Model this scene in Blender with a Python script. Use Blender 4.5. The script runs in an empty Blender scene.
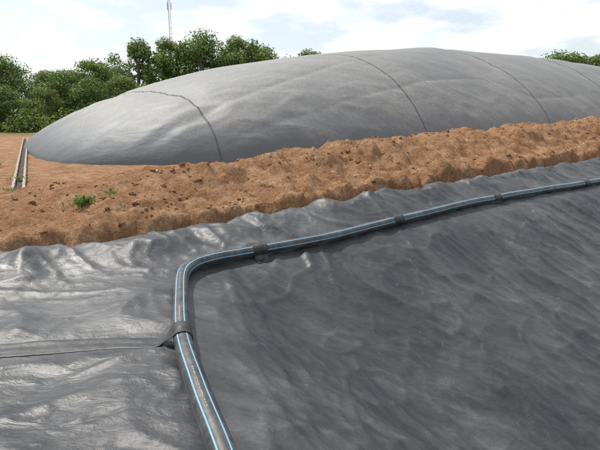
import bpy, math, random
import numpy as np
from mathutils import Vector, Matrix
random.seed(5); rng=np.random.default_rng(7)
scene=bpy.context.scene
scene.view_settings.view_transform='Standard'
try: scene.view_settings.look='None'
except Exception: pass
scene.view_settings.exposure=0

# ---------------------------------------------------------------- noise
P=rng.permutation(1024)
ANG=rng.random(1024)*2*np.pi
GX,GY=np.cos(ANG),np.sin(ANG)
def pn(x,y,seed=0):
    x=np.asarray(x,float)+seed*17.31; y=np.asarray(y,float)+seed*9.77
    xi=np.floor(x).astype(np.int64); yi=np.floor(y).astype(np.int64)
    xf=x-xi; yf=y-yi
    def g(ix,iy,fx,fy):
        h=P[(P[ix%1024]+iy)%1024]
        return GX[h]*fx+GY[h]*fy
    u=xf**3*(xf*(xf*6-15)+10); v=yf**3*(yf*(yf*6-15)+10)
    a=g(xi,yi,xf,yf); b=g(xi+1,yi,xf-1,yf); c=g(xi,yi+1,xf,yf-1); d=g(xi+1,yi+1,xf-1,yf-1)
    return ((a*(1-u)+b*u)*(1-v)+(c*(1-u)+d*u)*v)*1.4
def fbm(x,y,o=4,seed=0,gain=.5):
    r=0;amp=1;f=1
    for i in range(o):
        r=r+amp*pn(x*f,y*f,seed+i*3); amp*=gain; f*=2.03
    return r
def rdg(x,y,seed,p=5): return (1-np.clip(np.abs(pn(x,y,seed)),0,1))**p
def sst(a,b,x):
    t=np.clip((x-a)/(b-a),0,1); return t*t*(3-2*t)

# ---------------------------------------------------------------- site layout (metres)
DX,DY=.811,.585          # direction of the far pond edge
NX,NY=-DY,DX             # outward from the pond
FX,FY=-.47,5.62
LX,LY=-1.22,4.87
def pond_D(x,y):
    far=-((x-FX)*NX+(y-FY)*NY)
    left=(x-LX)*.957+(y-LY)*.289
    k=.22
    m=np.minimum(far,left)
    D=m-k*np.log(np.exp(-np.clip((far-m)/k,0,40))+np.exp(-np.clip((left-m)/k,0,40)))
    D=np.minimum(D,26-far); D=np.minimum(D,60-left)
    return D
EX=[-60,-12,-6,-3.3,-2.3,-1.24,.0,1.5,8.1,16.6,60]
EY=[-6,3.3,4.5,5.2,5.60,6.30,7.2,8.3,13.55,20.0,51.2]
def gout(x,y): return (y-np.interp(x,EX,EY))*.8
def base(x,y):
    D=pond_D(x,y); g=gout(x,y)
    w=.14
    d=w*np.log1p(np.exp(np.clip((D-.06)/w,-40,40)))
    z=-.62*d
    z=np.where(z<-4,-4+0*z,z)
    bx=.12+.15*sst(-3,1,x)
    z=z+bx*np.exp(-((g+.2)/.45)**2)
    z=z+.03*pn(x*.9,y*.9,3)*sst(.2,-.4,D)
    return z
def liner_h(x,y):
    D=pond_D(x,y); g=gout(x,y)
    z=base(x,y)
    sd=(x+1.5)*(-.18)+(y-3.22)*.98
    press=1-.85*np.exp(-(sd/.17)**4)*sst(-.7,-1.0,x)
    top=sst(.05,-.25,D)*press
    calm=sst(-.15,.35,pn(x*.8,y*1.1,9))            # flatter areas between creased ones
    a=x*DX+y*DY; b=x*NX+y*NY
    wx=x+.25*pn(x*1.3,y*1.3,11); wy=y+.25*pn(x*1.3,y*1.3,12)
    z=z+top*(.040*rdg(wx*.7+wy*.3,wy*1.5-wx*.3,21,5)+.022*pn(wx*1.3,wy*2.0,5)+.018*calm*rdg(wx*2.2-wy*1.0,wy*2.6+wx*1.1,22,6)+.006*(.3+.7*calm)*rdg(wx*5,wy*7,23,6)+.012*rdg(wx*2.0+wy*2.6,wy*2.2-wx*2.2,24,14)+.004*rdg(wx*9-wy*3,wy*9+wx*3,25,7))
    cr=np.exp(-((g+.3)/.45)**2)
    z=z+cr*(.06*pn(a*1.7,b*1.2,31)+.04*pn(a*3.6,b*2.2,32)+.045*rdg(a*2.6+b*.8,b*.9,33,6)+.010*rdg(a*7,b*4,34,5))
    ins=sst(.0,.5,D)
    sa=x*.80-y*.60; sb=x*.60+y*.80
    wsa=sa+.3*pn(sa*.8,sb*.8,41); wsb=sb+.22*pn(sa*.9,sb*1.2,42)
    cal2=sst(-.2,.3,pn(sa*.5,sb*.9,40))
    f1=rdg(wsa*.40,wsb*1.9,43,9)
    f2=rdg(wsa*1.0+.3*wsb,wsb*4.2,44,8)
    f3=rdg(wsa*2.6+wsb*1.1,wsb*6.5-wsa*.6,45,6)
    f4=rdg(wsb*1.1,wsa*2.0,48,12)
    f5=rdg(wsb*3.0+wsa,wsa*4.0,49,9)
    f6=rdg(wsa*5+wsb*2,wsb*9-wsa*3,50,7)
    z=z+ins*(.042*f1+.022*f2*(.3+.7*cal2)+.014*f3*(.3+.7*cal2)+.026*f4+.011*f5*(.3+.7*cal2)+.005*f6+.035*pn(sa*.5,sb*.9,46))
    e=np.exp(-((D-.35)/.3)**2)
    z=z+e*(.04*rdg(a*2.3-b*.5,b*.5,51,5)+.02*pn(a*3.5,b*1.2,52))
    return z
def liner_z(x,y):
    g=gout(x,y)+.14*pn(x*1.6,y*1.6,61)+.09*pn(x*4,y*4,62)
    return liner_h(x,y)-.7*sst(.0,.24,g)

RX=[-60,-11,-8,-6,-3.9,-1.25,2.8,7,11.6,20,60]
RR=[.05,.05,.14,.32,.52,.76,1.06,1.22,1.36,1.38,1.3]
def terr_z(x,y):
    D=pond_D(x,y); g0=gout(x,y)
    g=g0+.16*pn(x*1.4,y*1.4,71)+.11*pn(x*4,y*4,72)
    R=np.interp(x,RX,RR)*(1+.12*pn(x*.55,y*.4,73)+.06*pn(x*1.7,y*1.2,74))
    prof=np.interp(g,[-.05,.10,.22,.45,.9,1.3,1.7,2.4,3.4,4.6,6.4],[0,.02,.36,.46,.50,.66,.88,1.0,.98,.55,0])
    z=base(x,y)-.10*sst(.22,.05,g)-.05*sst(0,.5,D)
    z=z+R*prof-.55*sst(1.5,7,g)
    near=sst(.0,.4,g)*sst(60,25,np.hypot(x,y))
    am=np.clip(R*1.1,.25,1)*sst(7.5,4.5,g)+.18*sst(4.5,8,g)
    wx=x+.2*pn(x*1.8,y*1.8,81); wy=y+.2*pn(x*1.8,y*1.8,82)
    bill=np.abs(pn(wx*2.1,wy*2.1,84))+.55*np.abs(pn(wx*4.3,wy*4.3,88))+.4*np.abs(pn(wx*8.7,wy*8.7,89))
    n=.14*fbm(wx*.9,wy*.9,4,83,.55)+.13*(bill-.35)
    gully=-rdg((x*DX+y*DY)*1.3,(x*NX+y*NY)*.45,86,8)*.12*sst(3.2,2,g)
    z=z+near*am*(n+gully)
    z=z+.5*fbm(x*.02,y*.02,3,87)*sst(60,160,np.hypot(x,y))
    return z

def growth(lo,hi,step,end_lo,end_hi,fac=1.16):
    mid=list(np.arange(lo,hi,step))
    a=[];c=lo;s=step
    while c>end_lo: s*=fac; c-=s; a.append(c)
    b=[];c=mid[-1];s=step
    while c<end_hi: s*=fac; c+=s; b.append(c)
    return np.array(a[::-1]+mid+b)
def mesh_from(name,verts,faces,mat=None,smooth=True,parent=None):
    me=bpy.data.meshes.new(name)
    verts=np.asarray(verts,np.float32); faces=np.asarray(faces,np.int32)
    n=faces.shape[1]
    me.vertices.add(len(verts)); me.vertices.foreach_set('co',verts.ravel())
    me.loops.add(faces.size); me.loops.foreach_set('vertex_index',faces.ravel())
    me.polygons.add(len(faces))
    me.polygons.foreach_set('loop_start',np.arange(0,faces.size,n,dtype=np.int32))
    me.polygons.foreach_set('use_smooth',np.full(len(faces),smooth))
    me.update(calc_edges=True); me.validate()
    ob=bpy.data.objects.new(name,me); scene.collection.objects.link(ob)
    if mat: me.materials.append(mat)
    if parent: ob.parent=parent
    return ob
def grid(name,xs,ys,fn,mat):
    X,Y=np.meshgrid(xs,ys); Z=fn(X,Y)
    V=np.stack([X.ravel(),Y.ravel(),Z.ravel()],1)
    nx,ny=len(xs),len(ys)
    i=np.arange(nx*ny).reshape(ny,nx)
    F=np.stack([i[:-1,:-1].ravel(),i[:-1,1:].ravel(),i[1:,1:].ravel(),i[1:,:-1].ravel()],1)
    return mesh_from(name,V,F,mat)

# ---------------------------------------------------------------- material helpers
class NT:
    def __init__(s,name):
        s.m=bpy.data.materials.new(name); s.m.use_nodes=True
        s.t=s.m.node_tree; s.b=s.t.nodes['Principled BSDF']
        s.co=s.t.nodes.new('ShaderNodeTexCoord')
    def n(s,t,**k):
        nd=s.t.nodes.new(t)
        for a,v in k.items(): setattr(nd,a,v)
        return nd
    def l(s,a,b): s.t.links.new(a,b)
    def noise(s,scale,detail=4,rough=.55,vec=None,dist=0,typ='FBM'):
        nd=s.n('ShaderNodeTexNoise'); nd.noise_type=typ; nd.inputs['Scale'].default_value=scale
        nd.inputs['Detail'].default_value=detail; nd.inputs['Roughness'].default_value=rough
        nd.inputs['Distortion'].default_value=dist
        s.l(vec or s.co.outputs['Object'],nd.inputs['Vector']); return nd.outputs['Fac']
    def mapping(s,rot=0,scale=(1,1,1),vec=None):
        nd=s.n('ShaderNodeMapping'); nd.inputs['Rotation'].default_value=(0,0,rot); nd.inputs['Scale'].default_value=scale
        s.l(vec or s.co.outputs['Object'],nd.inputs['Vector']); return nd.outputs[0]
    def ramp(s,fac,stops):
        nd=s.n('ShaderNodeValToRGB'); s.l(fac,nd.inputs[0]); e=nd.color_ramp.elements
        while len(e)<len(stops): e.new(.5)
        for el,(p,c) in zip(e,stops):
            el.position=p; el.color=(c,c,c,1) if isinstance(c,(int,float)) else (*c,1)
        return nd.outputs[0]
    def math(s,op,a,b=None,c=None):
        nd=s.n('ShaderNodeMath',operation=op)
        for i,v in enumerate((a,b,c)):
            if v is None: continue
            if isinstance(v,(int,float)): nd.inputs[i].default_value=v
            else: s.l(v,nd.inputs[i])
        return nd.outputs[0]
    def mix(s,fac,a,b,blend='MIX'):
        nd=s.n('ShaderNodeMix',data_type='RGBA',blend_type=blend)
        for idx,v in ((0,fac),(6,a),(7,b)):
            if isinstance(v,(int,float)): nd.inputs[idx].default_value=v
            elif isinstance(v,tuple): nd.inputs[idx].default_value=(*v,1)
            else: s.l(v,nd.inputs[idx])
        return nd.outputs[2]
    def bump(s,h,strength,dist,prev=None):
        nd=s.n('ShaderNodeBump'); nd.inputs['Strength'].default_value=strength; nd.inputs['Distance'].default_value=dist
        s.l(h,nd.inputs['Height'])
        if prev: s.l(prev,nd.inputs['Normal'])
        return nd.outputs[0]
    def setc(s,c):
        if isinstance(c,tuple): s.b.inputs['Base Color'].default_value=(*c,1)
        else: s.l(c,s.b.inputs['Base Color'])
    def rough(s,r):
        if isinstance(r,(int,float)): s.b.inputs['Roughness'].default_value=r
        else: s.l(r,s.b.inputs['Roughness'])
    def norm(s,n): s.l(n,s.b.inputs['Normal'])

def liner_mat():
    m=NT('black_hdpe_liner')
    diag=m.mapping(rot=.64,scale=(.6,2.4,1))
    streak=m.noise(1.8,5,.65,diag,.4)
    d1=m.noise(.7,5,.62,dist=.3)
    dust=m.math('MULTIPLY',m.ramp(d1,[(.36,.08),(.70,1)]),m.ramp(streak,[(.36,.15),(.70,1)]))
    fine=m.noise(45,3,.65)
    dust=m.math('MULTIPLY',dust,m.ramp(fine,[(.3,.6),(.7,1)]))
    c=m.mix(dust,(.017,.019,.024),(.14,.14,.14))
    sp=m.ramp(m.noise(11,4,.7,dist=.4),[(.66,0),(.70,1)])
    c=m.mix(m.math('MULTIPLY',sp,.3),c,(.24,.22,.20))
    m.setc(c)
    m.rough(m.math('ADD',m.ramp(m.noise(1.6,4,.6),[(.3,.40),(.7,.53)]),m.math('MULTIPLY',dust,.15)))
    m.b.inputs['Specular IOR Level'].default_value=.48
    mask=m.ramp(m.noise(.9,3,.5),[(.40,.3),(.62,1)])
    cr=m.math('MULTIPLY',m.noise(2.6,3,.5,m.mapping(rot=.5,scale=(.8,1.4,1)),.35,'RIDGED_MULTIFRACTAL'),mask)
    st=m.noise(6,4,.6,m.mapping(rot=.64,scale=(.7,1.6,1)),.8)
    c2=m.math('MULTIPLY',m.noise(8,3,.5,m.mapping(rot=-.5,scale=(.8,1.3,1)),.5,'RIDGED_MULTIFRACTAL'),mask)
    b=m.bump(cr,.35,.03); b=m.bump(c2,.35,.009,b); b=m.bump(st,.45,.028,b); b=m.bump(m.noise(26,3,.62,dist=.5),.32,.006,b)
    m.norm(b); return m.m
def dirt_mat():
    m=NT('earth')
    big=m.noise(.35,4,.6); mid=m.noise(2.6,6,.68); fine=m.noise(22,4,.7)
    c=m.ramp(mid,[(.30,(.19,.098,.05)),(.5,(.37,.21,.112)),(.70,(.54,.365,.23))])
    c=m.mix(m.ramp(big,[(.4,0),(.65,.45)]),c,(.40,.195,.10))
    c=m.mix(m.ramp(fine,[(.38,.55),(.58,0)]),c,(.13,.065,.035))
    sep=m.n('ShaderNodeSeparateXYZ'); m.l(m.co.outputs['Object'],sep.inputs[0])
    far=m.ramp(m.math('MULTIPLY',m.math('ADD',sep.outputs[1],m.math('MULTIPLY',m.noise(.12,4,.6),22)),.01),[(.50,0),(.62,1)])
    gr=m.ramp(m.noise(1.3,4,.7),[(.3,(.055,.085,.022)),(.7,(.14,.16,.06))])
    c=m.mix(far,c,gr)
    m.setc(c); m.rough(.95); m.b.inputs['Specular IOR Level'].default_value=.15
    b=m.bump(m.noise(5,7,.74),1.0,.13); b=m.bump(m.noise(34,3,.7),.8,.025,b); m.norm(b)
    return m.m
def dome_mat():
    m=NT('dusty_inflated_membrane')
    a=m.noise(.16,5,.6,dist=.3); s=m.noise(.6,5,.68,m.mapping(rot=-.62,scale=(.3,1.8,1)),.6)
    f=m.noise(7,4,.7)
    c=m.ramp(a,[(.3,(.145,.15,.153)),(.7,(.205,.203,.197))])
    c=m.mix(m.ramp(s,[(.44,0),(.68,.6)]),c,(.28,.268,.248))
    c=m.mix(m.ramp(f,[(.35,.45),(.6,0)]),c,(.10,.105,.11))
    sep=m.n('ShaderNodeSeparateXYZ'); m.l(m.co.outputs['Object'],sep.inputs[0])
    low_shade=m.ramp(m.math('ADD',m.math('MULTIPLY',sep.outputs[2],.25),m.math('MULTIPLY',s,.4)),[(.25,.8),(.62,0)])  # bluish shade on the lower cover, painted into its colour by height
    c=m.mix(low_shade,c,(.08,.093,.108))
    m.setc(c); m.rough(m.ramp(s,[(.3,.55),(.7,.70)])); m.b.inputs['Specular IOR Level'].default_value=.45
    b=m.bump(m.noise(.8,6,.62,m.mapping(rot=-.62,scale=(.5,1.5,1)),.7),.42,.12)
    b=m.bump(m.noise(5,5,.65),.35,.03,b); m.norm(b)
    return m.m
def simple(name,col,r=.7,spec=.5,nscale=12,var=.25,bmp=.3,bd=.01):
    m=NT(name)
    n=m.noise(nscale,4,.6)
    m.setc(m.ramp(n,[(.3,tuple(v*(1-var) for v in col)),(.7,tuple(min(1,v*(1+var)) for v in col))]))
    m.rough(r); m.b.inputs['Specular IOR Level'].default_value=spec
    m.norm(m.bump(n,bmp,bd)); return m.m
def leaf_mat(name,c0,c1,c2):
    m=NT(name)
    g=m.n('ShaderNodeNewGeometry')
    c=m.ramp(g.outputs['Random Per Island'],[(0,c0),(.55,c1),(1,c2)])
    m.setc(c); m.rough(.5); m.b.inputs['Specular IOR Level'].default_value=.3
    tr=m.n('ShaderNodeBsdfTranslucent'); m.l(c,tr.inputs[0])
    mx=m.n('ShaderNodeMixShader'); mx.inputs[0].default_value=.42
    m.l(m.b.outputs[0],mx.inputs[1]); m.l(tr.outputs[0],mx.inputs[2])
    out=[n for n in m.t.nodes if n.type=='OUTPUT_MATERIAL'][0]
    m.l(mx.outputs[0],out.inputs[0]); return m.m
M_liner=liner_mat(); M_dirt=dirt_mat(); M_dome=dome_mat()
M_seam=simple('membrane_weld_seam',(.075,.078,.08),.65,.3)
M_strap=simple('liner_strap_black',(.026,.028,.031),.50,.4,nscale=14,var=.6,bmp=.5,bd=.008)
M_conc=simple('weathered_concrete',(.30,.26,.22),.9,.2,8,.25)
M_dark=simple('drain_bed_dark',(.07,.05,.035),.9,.2)  # dark brown colour for the bed between the kerbs
M_bark=simple('bark',(.14,.11,.08),.9,.2)
M_leafA=leaf_mat('leaves_olive',(.075,.115,.025),(.14,.20,.045),(.23,.29,.075))
M_leafB=leaf_mat('leaves_green',(.06,.105,.025),(.115,.185,.04),(.19,.27,.07))

# ---------------------------------------------------------------- ground + liner
gx=growth(-9,15,.058,-2500,2500); gy=growth(4.6,19,.058,-2500,3000)
ground=grid('ground',gx,gy,terr_z,M_dirt)
lx=growth(-4.2,10.5,.027,-24,66,1.12); ly=growth(1.0,14.5,.027,-26,60,1.12)
liner=grid('pond_liner',lx,ly,liner_z,M_liner)

# ---------------------------------------------------------------- pipe
R=.067
pts=[(3.0,-9),(1.7,-4.5),(.75,-1.2),(.12,.75),(-.36,1.96),(-.60,2.50),(-.86,3.16),(-1.08,4.0),(-1.19,4.50),(-1.205,4.78),(-1.14,5.0),(-.98,5.19),(-.75,5.36),(-.47,5.55),(.41,6.17),(1.56,7.12),(3.84,8.90),(7.08,11.15),(12,14.65),(22,21.9),(40,34.9)]
def catmull(p):
    out=[]
    p=[np.array(q,float) for q in p]; p=[2*p[0]-p[1]]+p+[2*p[-1]-p[-2]]
    for i in range(1,len(p)-2):
        m=max(4,int(np.linalg.norm(p[i+1]-p[i])/.04)) if np.linalg.norm(p[i+1]-p[i])<6 else 120
        d=np.linalg.norm(p[i+1]-p[i])
        t0=(p[i+1]-p[i-1])/ (np.linalg.norm(p[i+1]-p[i])+np.linalg.norm(p[i]-p[i-1]))*d
        t1=(p[i+2]-p[i])/ (np.linalg.norm(p[i+2]-p[i+1])+np.linalg.norm(p[i+1]-p[i]))*d
        for k in range(m):
            t=k/m
            out.append((2*t**3-3*t*t+1)*p[i]+(t**3-2*t*t+t)*t0+(-2*t**3+3*t*t)*p[i+1]+(t**3-t*t)*t1)
    out.append(p[-2]); return np.array(out)
pc=catmull(pts)
pz=liner_h(pc[:,0],pc[:,1])
k=41; ker=np.hanning(k); ker/=ker.sum()
pz=np.convolve(np.pad(pz,k//2,mode='edge'),ker,'valid')+R+.012
pc=np.column_stack([pc,pz])
def tube(name,path,r,seg,mat,parent=None,offs=0):
    T=np.gradient(path,axis=0); T/=np.linalg.norm(T,axis=1)[:,None]
    S=np.cross(T,[0,0,1.0]); S/=np.linalg.norm(S,axis=1)[:,None]; U=np.cross(S,T)
    L=np.concatenate([[0],np.cumsum(np.linalg.norm(np.diff(path,axis=0),axis=1))])
    n=len(path); th=np.arange(seg)/seg*2*np.pi
    V=path[:,None,:]+r*(np.cos(th)[None,:,None]*S[:,None,:]+np.sin(th)[None,:,None]*U[:,None,:])
    F=[];UV=[]
    for i in range(n-1):
        for j in range(seg):
            j2=(j+1)%seg
            F.append((i*seg+j,i*seg+j2,(i+1)*seg+j2,(i+1)*seg+j))
            UV+= [(j/seg,L[i]),((j+1)/seg,L[i]),((j+1)/seg,L[i+1]),(j/seg,L[i+1])]
    ob=mesh_from(name,V.reshape(-1,3),F,mat,True,parent)
    uv=ob.data.uv_layers.new(name='UVMap'); uv.data.foreach_set('uv',np.array(UV,np.float32).ravel())
    return ob
def pipe_mat():
    m=NT('striped_polyethylene')
    sep=m.n('ShaderNodeSeparateXYZ'); m.l(m.co.outputs['UV'],sep.inputs[0]); u,v=sep.outputs[0],sep.outputs[1]
    fr=m.math('FRACT',m.math('ADD',m.math('MULTIPLY',u,6),.42))
    d=m.math('ABSOLUTE',m.math('SUBTRACT',fr,.5))
    st=m.math('LESS_THAN',d,.07)
    t1=m.math('LESS_THAN',m.math('ABSOLUTE',m.math('SUBTRACT',u,.265)),.007)
    cmb=m.n('ShaderNodeCombineXYZ'); m.l(m.math('MULTIPLY',u,60),cmb.inputs[0]); m.l(m.math('MULTIPLY',v,45),cmb.inputs[1])
    t2=m.math('GREATER_THAN',m.noise(1.5,2,.5,cmb.outputs[0]),.53)
    t3=m.math('LESS_THAN',m.math('FRACT',m.math('MULTIPLY',v,1.1)),.55)
    txt=m.math('MULTIPLY',m.math('MULTIPLY',t1,t2),t3)
    dust=m.ramp(m.noise(6,4,.65),[(.38,.0),(.72,.6)])
    c=m.mix(dust,(.02,.021,.024),(.12,.115,.107))
    c=m.mix(st,c,(.17,.38,.58)); c=m.mix(txt,c,(.35,.35,.34))
    c=m.mix(m.ramp(m.noise(20,4,.7),[(.50,0),(.8,.5)]),c,(.2,.18,.15))
    m.setc(c); m.rough(.46); m.norm(m.bump(m.noise(30,3,.5),.08,.004)); return m.m
pipe=tube('striped_water_pipe',pc,R,28,pipe_mat())

# ---------------------------------------------------------------- straps holding the pipe
def strap(idx_xy,width,back,front,skew=0,seed=0,taper=0,shift=0):
    j=int(np.argmin(np.hypot(pc[:,0]-idx_xy[0],pc[:,1]-idx_xy[1])))
    c=pc[j]; T=pc[j+2]-pc[j-2]; T[2]=0; T/=np.linalg.norm(T)
    S=np.array([T[1],-T[0],0])
    if pond_D(c[0]+S[0]*.5,c[1]+S[1]*.5)<pond_D(c[0]-S[0]*.5,c[1]-S[1]*.5): S=-S
    r=R+.006
    prof=[]
    for s in np.linspace(-back,-R*1.6,max(5,int(back/.03))): prof.append((s,None))
    for a in np.linspace(math.radians(150),math.radians(-38),18): prof.append((r*math.cos(a),r*math.sin(a)))
    for s in (np.linspace(R*1.25,R*1.25+front,max(2,int(front/.02))) if front>0 else []): prof.append((s,None))
    m=13; V=[];n=len(prof)
    for i,(s,h) in enumerate(prof):
        for q in range(m):
            w=(q/(m-1)-.5)*width*(1+taper*max(0,-s-.1))
            ss=max(0,-s-.02)
            sk=skew*ss+shift*(1-math.exp(-(ss/.33)**1.3))
            ew=.012*pn(s*3+seed,w*2,5+seed)
            x=c[0]+S[0]*s+T[0]*(w+sk+ew); y=c[1]+S[1]*s+T[1]*(w+sk+ew)
            if h is None:
                zz=[float(liner_h(np.array(x+S[0]*o),np.array(y+S[1]*o))) for o in (-.03,0,.03)]
                z=.3*max(zz)+.7*zz[1]+.005+.0015*math.sin(w*70+s*3)
                if q in (0,m-1): z-=.006
                if i==0: z-=.012
                z+=.045*math.exp(-((s+R*1.6)/.045)**2)*(1 if s<0 else 0)
            else:
                z=c[2]+h+.003*math.sin(w*50+seed)
            V.append((x,y,z))
    F=[(i*m+q,i*m+q+1,(i+1)*m+q+1,(i+1)*m+q) for i in range(n-1) for q in range(m-1)]
    ob=mesh_from('liner_strap',V,F,M_strap)
    so=ob.modifiers.new('thick','SOLIDIFY'); so.thickness=.003; so.offset=0
    return ob
strap((-.87,3.19),.19,3.4,.0,skew=.05,seed=1,taper=.06,shift=.22)
strap((-.50,5.55),.20,.20,.08,seed=2)
strap((1.50,7.08),.20,.17,.0,seed=3)
strap((3.7,8.8),.22,.17,.0,seed=4)
strap((6.6,10.8),.22,.17,.0,seed=5)
strap((10.5,13.6),.22,.22,.0,seed=6)
strap((.75,-1.2),.22,1.5,.0,seed=7)

# ---------------------------------------------------------------- inflated dome (covered lagoon)
ox,oy=-7.0,14.9; Ldome,Wdome,Hd=86.,25.,7.4
def dome_xy(s,q): return ox+s*DX+q*NX, oy+s*DY+q*NY
PP=3.8
SEAMS=[6.0,17.5,30,42.5,55,67.5,80]
def seam_s(k,q): return SEAMS[k]+.25*np.sin(np.asarray(q)*.35+k)
def dome_h(s,q):
    u=np.abs(s/(Ldome/2)-1); v=np.abs(q/(Wdome/2)-1)
    N=np.clip((u**PP+v**PP)**(1/PP),0,1)
    h=(1-N**2.5)**.66
    h=h*(1-.10*v**2)
    z=-.62+Hd*h
    env=sst(0,.35,h)
    for k in range(len(SEAMS)):
        ds=s-seam_s(k,q)
        z=z-.11*np.exp(-(ds/.9)**2)*env
        z=z-.025*env*np.exp(-(ds/1.6)**2)*rdg(q*1.1+ds*.25,ds*.3,120+k,5)
    z=z+env*.14*fbm(s*.11,q*.22,2,101)
    mid=sst(.05,.2,h)*sst(.85,.5,h)
    z=z-mid*.07*rdg(s*.05+q*.02,q*.30-s*.02,105,14)
    lo=sst(.0,.15,h)*sst(.75,.3,h)
    z=z+lo*(.06*rdg(s*.35+q*.1,q*.9+s*.12,103,6)+.04*pn(s*.8,q*1.6,104))
    return z
th=np.linspace(0,2*np.pi,20001)[:-1]
bu=np.sign(np.cos(th))*np.abs(np.cos(th))**(2/PP); bv=np.sign(np.sin(th))*np.abs(np.sin(th))**(2/PP)
bx=bu*Ldome/2; by=bv*Wdome/2
al=np.concatenate([[0],np.cumsum(np.hypot(np.diff(np.append(bx,bx[0])),np.diff(np.append(by,by[0]))))])
NA=800
tt=np.linspace(0,al[-1],NA+1)[:-1]
BX=np.interp(tt,al,np.append(bx,bx[0])); BY=np.interp(tt,al,np.append(by,by[0]))
NR=170
kk=1-np.linspace(0,1,NR)**1.4; kk[-1]=.004
V=[]
for kr in kk:
    s=Ldome/2+BX*kr; q=Wdome/2+BY*kr
    x,y=dome_xy(s,q); z=dome_h(s,q)
    V.append(np.stack([x,y,z],1))
x,y=dome_xy(Ldome/2+BX*1.012,Wdome/2+BY*1.03); V.insert(0,np.stack([x,y,np.full(NA,-1.2)],1))
Vd=np.concatenate(V)
i=np.arange(NR*NA+NA).reshape(NR+1,NA); i2=np.roll(i,-1,1)
F=np.stack([i[:-1].ravel(),i2[:-1].ravel(),i2[1:].ravel(),i[1:].ravel()],1)
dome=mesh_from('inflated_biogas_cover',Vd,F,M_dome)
for kx,sm in enumerate(SEAMS):
    q=np.linspace(.1,Wdome-.1,400)
    V=[];
    for qq in q:
        s0=float(seam_s(kx,qq))
        for w,dz in ((-.055,-.03),(-.035,.022),(.035,.022),(.055,-.03)):
            X,Y=dome_xy(s0+w,qq); V.append((X,Y,float(dome_h(np.array(s0+w),np.array(qq)))+dz))
    F=[(a*4+b,a*4+b+1,a*4+5+b,a*4+4+b) for a in range(len(q)-1) for b in range(3)]
    mesh_from('weld_seam_%d'%(kx+1),V,F,M_seam,True,dome)

# ---------------------------------------------------------------- clods and stones
def ico():
    import bmesh
    bm=bmesh.new(); bmesh.ops.create_icosphere(bm,subdivisions=2,radius=1)
    v=np.array([list(a.co) for a in bm.verts]); f=np.array([[q.index for q in p.verts] for p in bm.faces]); bm.free(); return v,f
iv,iff=ico()
def scatter(name,count,smin,smax,mat,glo,ghi,xlo,xhi,seed,pw=2.6):
    r=np.random.default_rng(seed); V=[];F=[];n=0;c=0
    while c<count:
        x=r.uniform(xlo,xhi); g=r.uniform(glo,ghi)
        y=np.interp(x,EX,EY)+g/.8
        if pn(x*.8,y*.8,seed+200)<-.05 and r.random()<.8: continue
        s=smin*(smax/smin)**(r.random()**pw)
        d=1+.6*pn(iv[:,0]*1.6+c*3.1,iv[:,1]*1.6+iv[:,2]*2.1,c%50)
        v=np.sign(iv)*np.abs(iv)**.8*d[:,None]*np.array([1,r.uniform(.5,1),r.uniform(.4,.8)])*s
        a=r.uniform(0,6.28); ca,sa=math.cos(a),math.sin(a)
        v=np.column_stack([v[:,0]*ca-v[:,1]*sa,v[:,0]*sa+v[:,1]*ca,v[:,2]])
        v+=np.array([x,y,float(terr_z(np.array([x]),np.array([y]))[0])+s*.05])
        V.append(v);F.append(iff+n);n+=len(v);c+=1
    return mesh_from(name,np.concatenate(V),np.concatenate(F),mat,False)
M_stone=simple('pale_stone',(.36,.30,.24),.9,.2,9,.3,.4,.01)
scatter('dirt_clods',2000,.010,.065,M_dirt,.15,4.2,-9,14,1,2.0)
scatter('pale_stones',70,.02,.06,M_stone,.1,4.2,-9,14,2)

# ---------------------------------------------------------------- concrete drain at left
def drain():
    par=bpy.data.objects.new('concrete_drain_channel',None); scene.collection.objects.link(par)
    A=np.array([-7.35,12.1]);B=np.array([-21.5,37.5]); d=(B-A)/np.linalg.norm(B-A); s=np.array([d[1],-d[0]]); L=np.linalg.norm(B-A)
    def wall(name,o0,o1,z0,z1,mat):
        V=[];n=60
        for i in range(n+1):
            p=A+d*L*i/n; zg=float(terr_z(np.array([p[0]]),np.array([p[1]]))[0])*.5-.28
            for o,z in ((o0,z0),(o0,z1),(o1,z1),(o1,z0)):
                j=.012*math.sin(i*2.7+o*9)
                V.append((p[0]+s[0]*(o+j),p[1]+s[1]*(o+j),zg+z+.01*math.sin(i*1.9)))
        F=[(i*4+a,i*4+(a+1)%4,(i+1)*4+(a+1)%4,(i+1)*4+a) for i in range(n) for a in range(4)]
        F+=[(0,3,2,1),(n*4,n*4+1,n*4+2,n*4+3)]
        mesh_from(name,V,F,mat,False,par)
    wall('kerb_left',-.17,-.10,-.4,.16,M_conc); wall('kerb_right',.10,.17,-.4,.16,M_conc); wall('channel_bed',-.08,.08,-.4,.04,M_dark)
drain()

# ---------------------------------------------------------------- vegetation
def leaves(centers,radii,n,size,r,flat=.8):
    nc=len(centers); w=np.array(radii)**2; w=w/w.sum()
    idx=r.choice(nc,n,p=w); c=np.array(centers)[idx]; rad=np.array(radii)[idx]
    d=r.normal(size=(n,3)); d/=np.linalg.norm(d,axis=1)[:,None]
    rr=rad*(.3+.95*r.random(n)**.7); p=c+d*rr[:,None]*np.array([1,1,flat])
    nrm=d*.8+r.normal(size=(n,3))*.6+np.array([0,0,.5]); nrm/=np.linalg.norm(nrm,axis=1)[:,None]
    t=np.cross(nrm,r.normal(size=(n,3))); t/=np.linalg.norm(t,axis=1)[:,None]; b=np.cross(nrm,t)
    s=size*(.6+.8*r.random(n))[:,None]
    V=np.stack([p-t*s,p+b*s*.42+nrm*s*.12,p+t*s,p-b*s*.42-nrm*s*.05],1).reshape(-1,3)
    F=np.arange(4*n).reshape(n,4); return V,F
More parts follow.
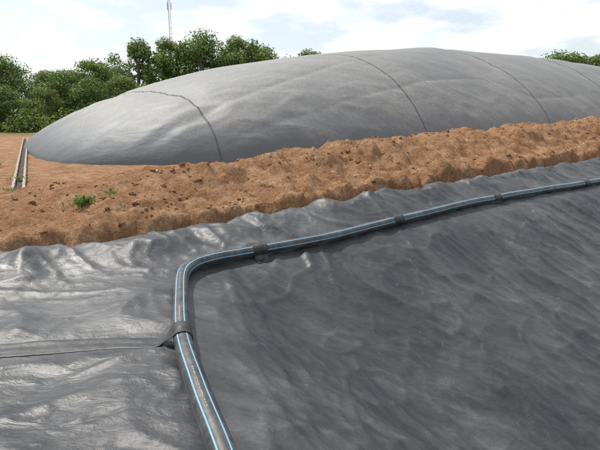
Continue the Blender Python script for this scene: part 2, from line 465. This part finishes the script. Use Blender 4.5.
def limb(V,F,p0,p1,r0,r1,seg=7,n=5,bend=.12,r=None):
    p0=np.array(p0,float);p1=np.array(p1,float); L=np.linalg.norm(p1-p0); off=r.normal(size=3)*L*bend; off[2]*=.3
    d=(p1-p0)/L; a=np.cross(d,[.3,.9,.1]); a/=np.linalg.norm(a); b=np.cross(d,a); st=sum(len(v) for v in V)
    vs=[]
    for i in range(n+1):
        t=i/n; c=p0+(p1-p0)*t+off*math.sin(t*math.pi); rr=r0+(r1-r0)*t
        for j in range(seg):
            an=j/seg*6.2832; vs.append(c+rr*(math.cos(an)*a+math.sin(an)*b))
    V.append(np.array(vs))
    F.append(np.array([(st+i*seg+j,st+i*seg+(j+1)%seg,st+(i+1)*seg+(j+1)%seg,st+(i+1)*seg+j) for i in range(n) for j in range(seg)]))
def tree_mesh(seed,H,W,nleaf,size,mat,crown_lo=.35,nblob=26):
    r=np.random.default_rng(seed); V=[];F=[]
    top=np.array([r.normal()*.2,r.normal()*.2,H*.72]); limb(V,F,(0,0,-.4),top,.028*H,.010*H,9,8,.03,r)
    C=[];Rr=[]
    for i in range(nblob):
        t=(i+.5)/nblob; z=H*(crown_lo+(1-crown_lo)*t*.92)+r.normal()*H*.03
        f=math.sin(math.pi*min(1,max(.12,(t*.85+.15))))**.7
        a=i*2.4+r.normal()*.5; rad=W*.5*f*(.3+.8*r.random())
        c=np.array([math.cos(a)*rad,math.sin(a)*rad,z]); C.append(c); Rr.append(W*(.07+.11*r.random()))
        if i%2==0: 
            zb=max(.18*H,z-H*.22); q=top*min(1,zb/(H*.72)); q=np.array([q[0],q[1],min(zb,H*.7)]); limb(V,F,q,c,.008*H,.003*H,5,4,.1,r)
    nb=sum(len(f) for f in F)
    lv,lf=leaves(C,Rr,nleaf,size,r)
    off=sum(len(v) for v in V)
    V=np.concatenate(V+[lv]); F=np.concatenate(F+[lf+off])
    me_ob=mesh_from('tree',V,F,M_bark,False); me=me_ob.data; me.materials.append(mat)
    mi=np.ones(len(me.polygons),np.int32); mi[:nb]=0; me.polygons.foreach_set('material_index',mi)
    bpy.data.objects.remove(me_ob); return me
tm=[tree_mesh(1,10,7.0,8500,.16,M_leafB,.28,36),tree_mesh(2,10,6.2,7500,.16,M_leafA,.32,30),tree_mesh(3,10,8.0,10500,.16,M_leafB,.12,44),tree_mesh(4,10,7.5,9500,.16,M_leafA,.08,40)]
def put(k,x,y,h,name='tree',w=1):
    ob=bpy.data.objects.new(name,tm[k]); scene.collection.objects.link(ob)
    s=h/10; ob.location=(x,y,float(terr_z(np.array([x]),np.array([y]))[0])-.1); ob.scale=(s*w,s*w,s); ob.rotation_euler=(0,0,random.random()*6.28); return ob
for k,x,y,h in [(0,-23.5,72,12.0),(1,-19.0,73,12.3),(2,-13.8,72,13.3),(0,-16.5,76,11.4),(1,-8.6,72,12.4),(3,-5.4,74,12.0),(2,-26,66,8.4),(2,-21,76,10.6),(0,-11,77,11.7),(1,2.0,95,13.3)]: put(k,x,y,h)
for k,x,y,h,w in [(3,-38,58,7.4,1.1),(2,-34,57,8.4,1),(3,-31,60,7.2,1.1),(2,-28.2,58,6.9,1.1),(1,-26,62,8.4,1.1),(3,-36,53,5.0,1.2),(2,-31.5,52,4.9,1.2),(3,-27.5,53,4.9,1.2),(2,-24,56,6.0,1.2),(2,-36.5,62,7.6,1.2),(3,-33,64,7.5,1.2),(2,-29.5,64,7.4,1.2),(0,-42,60,7.3,1.2),(3,-46,58,7,1.3),(2,-51,60,8,1.3),(1,-57,62,8,1.3),(3,-21.5,60,6.6,1.2)]: put(k,x,y,h,'tree',w)
for k,x,y,h in [(2,65,125,16.6),(3,69,125,16.8),(1,74,122,16.0),(2,79,124,15.8),(0,86,124,16),(3,94,122,15.5)]: put(k,x,y,h,'tree',1.15)

r=np.random.default_rng(9)
C=[];Rr=[]
for i in range(110):
    x=r.uniform(-60,-16); y=50+r.normal()*2+(x+60)*.04; C.append((x,y,-.2+r.random()*1.0)); Rr.append(.5+r.random()*1.1)
lv,lf=leaves(C,Rr,22000,.16,r,.8); mesh_from('undergrowth',lv,lf,M_leafA,False)
def weed(x,y,h,n,seed):
    r=np.random.default_rng(seed); V=[];F=[]; c=0; z0=float(terr_z(np.array([x]),np.array([y]))[0])
    for i in range(n):
        a=r.uniform(0,6.28); px,py=x+r.normal()*h*.5,y+r.normal()*h*.4; l=h*r.uniform(.25,1); o=l*r.uniform(.3,1.0)
        z=z0+r.uniform(-.03,.25)*h*2; w=h*.035*r.uniform(.6,1.5)
        dx,dy=math.cos(a),math.sin(a)
        V+=[(px-dy*w*.4,py+dx*w*.4,z),(px+dy*w*.4,py-dx*w*.4,z),(px+dx*o*.6+dy*w*1.6,py+dy*o*.6-dx*w*1.6,z+l*.65),(px+dx*o*.6-dy*w*1.6,py+dy*o*.6+dx*w*1.6,z+l*.65)]; F.append((c,c+1,c+2,c+3)); c+=4
        V+=[(px+dx*o*.6-dy*w*1.6,py+dy*o*.6+dx*w*1.6,z+l*.65),(px+dx*o*.6+dy*w*1.6,py+dy*o*.6-dx*w*1.6,z+l*.65),(px+dx*o*1.1+dy*w*.2,py+dy*o*1.1-dx*w*.2,z+l*.7),(px+dx*o*1.1-dy*w*.2,py+dy*o*1.1+dx*w*.2,z+l*.7)]; F.append((c,c+1,c+2,c+3)); c+=4
    mesh_from('weed_plant',V,F,M_leafA,False)
weed(-3.15,6.75,.18,150,1); weed(-2.85,7.1,.11,50,2); weed(-4.9,7.9,.10,50,3); weed(-9,15,.22,60,4); weed(-12.3,19,.3,80,5); weed(5,11.9,.08,30,6)

# ---------------------------------------------------------------- lattice mast far away
def mast(x,y,H):
    M=simple('galvanised_painted_steel',(.6,.52,.52),.6)
    V=[];F=[]; w=.6; r=np.random.default_rng(3)
    cs=[(w*math.cos(a),w*math.sin(a)) for a in (.4,2.49,4.59)]
    for cx,cy in cs: limb(V,F,(cx,cy,0),(cx*.55,cy*.55,H),.07,.05,5,4,0,r)
    n=int(H/1.5)
    for i in range(n):
        z0=i*H/n;z1=(i+1)*H/n; s0=1-.45*i/n; s1=1-.45*(i+1)/n
        for k in range(3):
            a=cs[k];b=cs[(k+1)%3]
            limb(V,F,(a[0]*s0,a[1]*s0,z0),(b[0]*s1,b[1]*s1,z1),.03,.03,4,1,0,r)
            limb(V,F,(a[0]*s1,a[1]*s1,z1),(b[0]*s1,b[1]*s1,z1),.03,.03,4,1,0,r)
    for zz in (H-2,H-6):
        for cx,cy in cs: limb(V,F,(cx*1.1,cy*1.1,zz-1),(cx*1.1,cy*1.1,zz+1),.13,.13,6,1,0,r)
    limb(V,F,(0,0,H-.5),(0,0,H+4),.06,.02,5,1,0,r)
    ob=mesh_from('lattice_radio_mast',np.concatenate(V),np.concatenate(F),M,False); ob.location=(x,y,-.6)
mast(-38.6,150,38)

# ---------------------------------------------------------------- light & sky
el=math.radians(57); az=math.radians(-50)
w=bpy.data.worlds.new('World'); scene.world=w; w.use_nodes=True
t=w.node_tree; bg=t.nodes['Background']
sky=t.nodes.new('ShaderNodeTexSky'); sky.sky_type='NISHITA'; sky.sun_disc=False; sky.sun_elevation=el; sky.sun_rotation=az%(2*math.pi); sky.dust_density=1.5; sky.air_density=1.1; sky.ozone_density=1.5
tc=t.nodes.new('ShaderNodeTexCoord')
sp=t.nodes.new('ShaderNodeSeparateXYZ'); t.links.new(tc.outputs['Generated'],sp.inputs[0])
def mth(op,a,b):
    n=t.nodes.new('ShaderNodeMath'); n.operation=op
    for i,v in enumerate((a,b)):
        if isinstance(v,(int,float)): n.inputs[i].default_value=v
        else: t.links.new(v,n.inputs[i])
    return n.outputs[0]
den=mth('ADD',mth('MAXIMUM',sp.outputs[2],0),.22)
cb=t.nodes.new('ShaderNodeCombineXYZ'); t.links.new(mth('DIVIDE',sp.outputs[0],den),cb.inputs[0]); t.links.new(mth('DIVIDE',sp.outputs[1],den),cb.inputs[1])
nz=t.nodes.new('ShaderNodeTexNoise'); nz.inputs['Scale'].default_value=2.0; nz.inputs['Detail'].default_value=8; nz.inputs['Roughness'].default_value=.55; nz.inputs['Distortion'].default_value=.1
t.links.new(cb.outputs[0],nz.inputs['Vector'])
rp=t.nodes.new('ShaderNodeValToRGB'); rp.color_ramp.elements[0].position=.42; rp.color_ramp.elements[0].color=(.50,.50,.50,1); rp.color_ramp.elements[1].position=.55; t.links.new(nz.outputs['Fac'],rp.inputs[0])
mx=t.nodes.new('ShaderNodeMix'); mx.data_type='RGBA'; t.links.new(rp.outputs[0],mx.inputs[0]); t.links.new(sky.outputs[0],mx.inputs[6]); mx.inputs[7].default_value=(7.8,8.0,8.2,1)
t.links.new(mx.outputs[2],bg.inputs[0]); bg.inputs[1].default_value=.138
sl=bpy.data.lights.new('sun','SUN'); sl.energy=5.0; sl.angle=math.radians(.5); sl.color=(1,.96,.89)
so=bpy.data.objects.new('sun',sl); scene.collection.objects.link(so)
sd=Vector((math.sin(az)*math.cos(el),math.cos(az)*math.cos(el),math.sin(el)))
so.rotation_euler=sd.to_track_quat('Z','Y').to_euler(); so.location=(-10,5,20)

cam=bpy.data.cameras.new('camera'); co=bpy.data.objects.new('camera',cam); scene.collection.objects.link(co)
cam.sensor_width=36; cam.lens=28.3; cam.clip_end=6000; cam.clip_start=.05
co.location=(0,0,1.70); co.rotation_euler=(math.radians(90-13.7),0,0); scene.camera=co
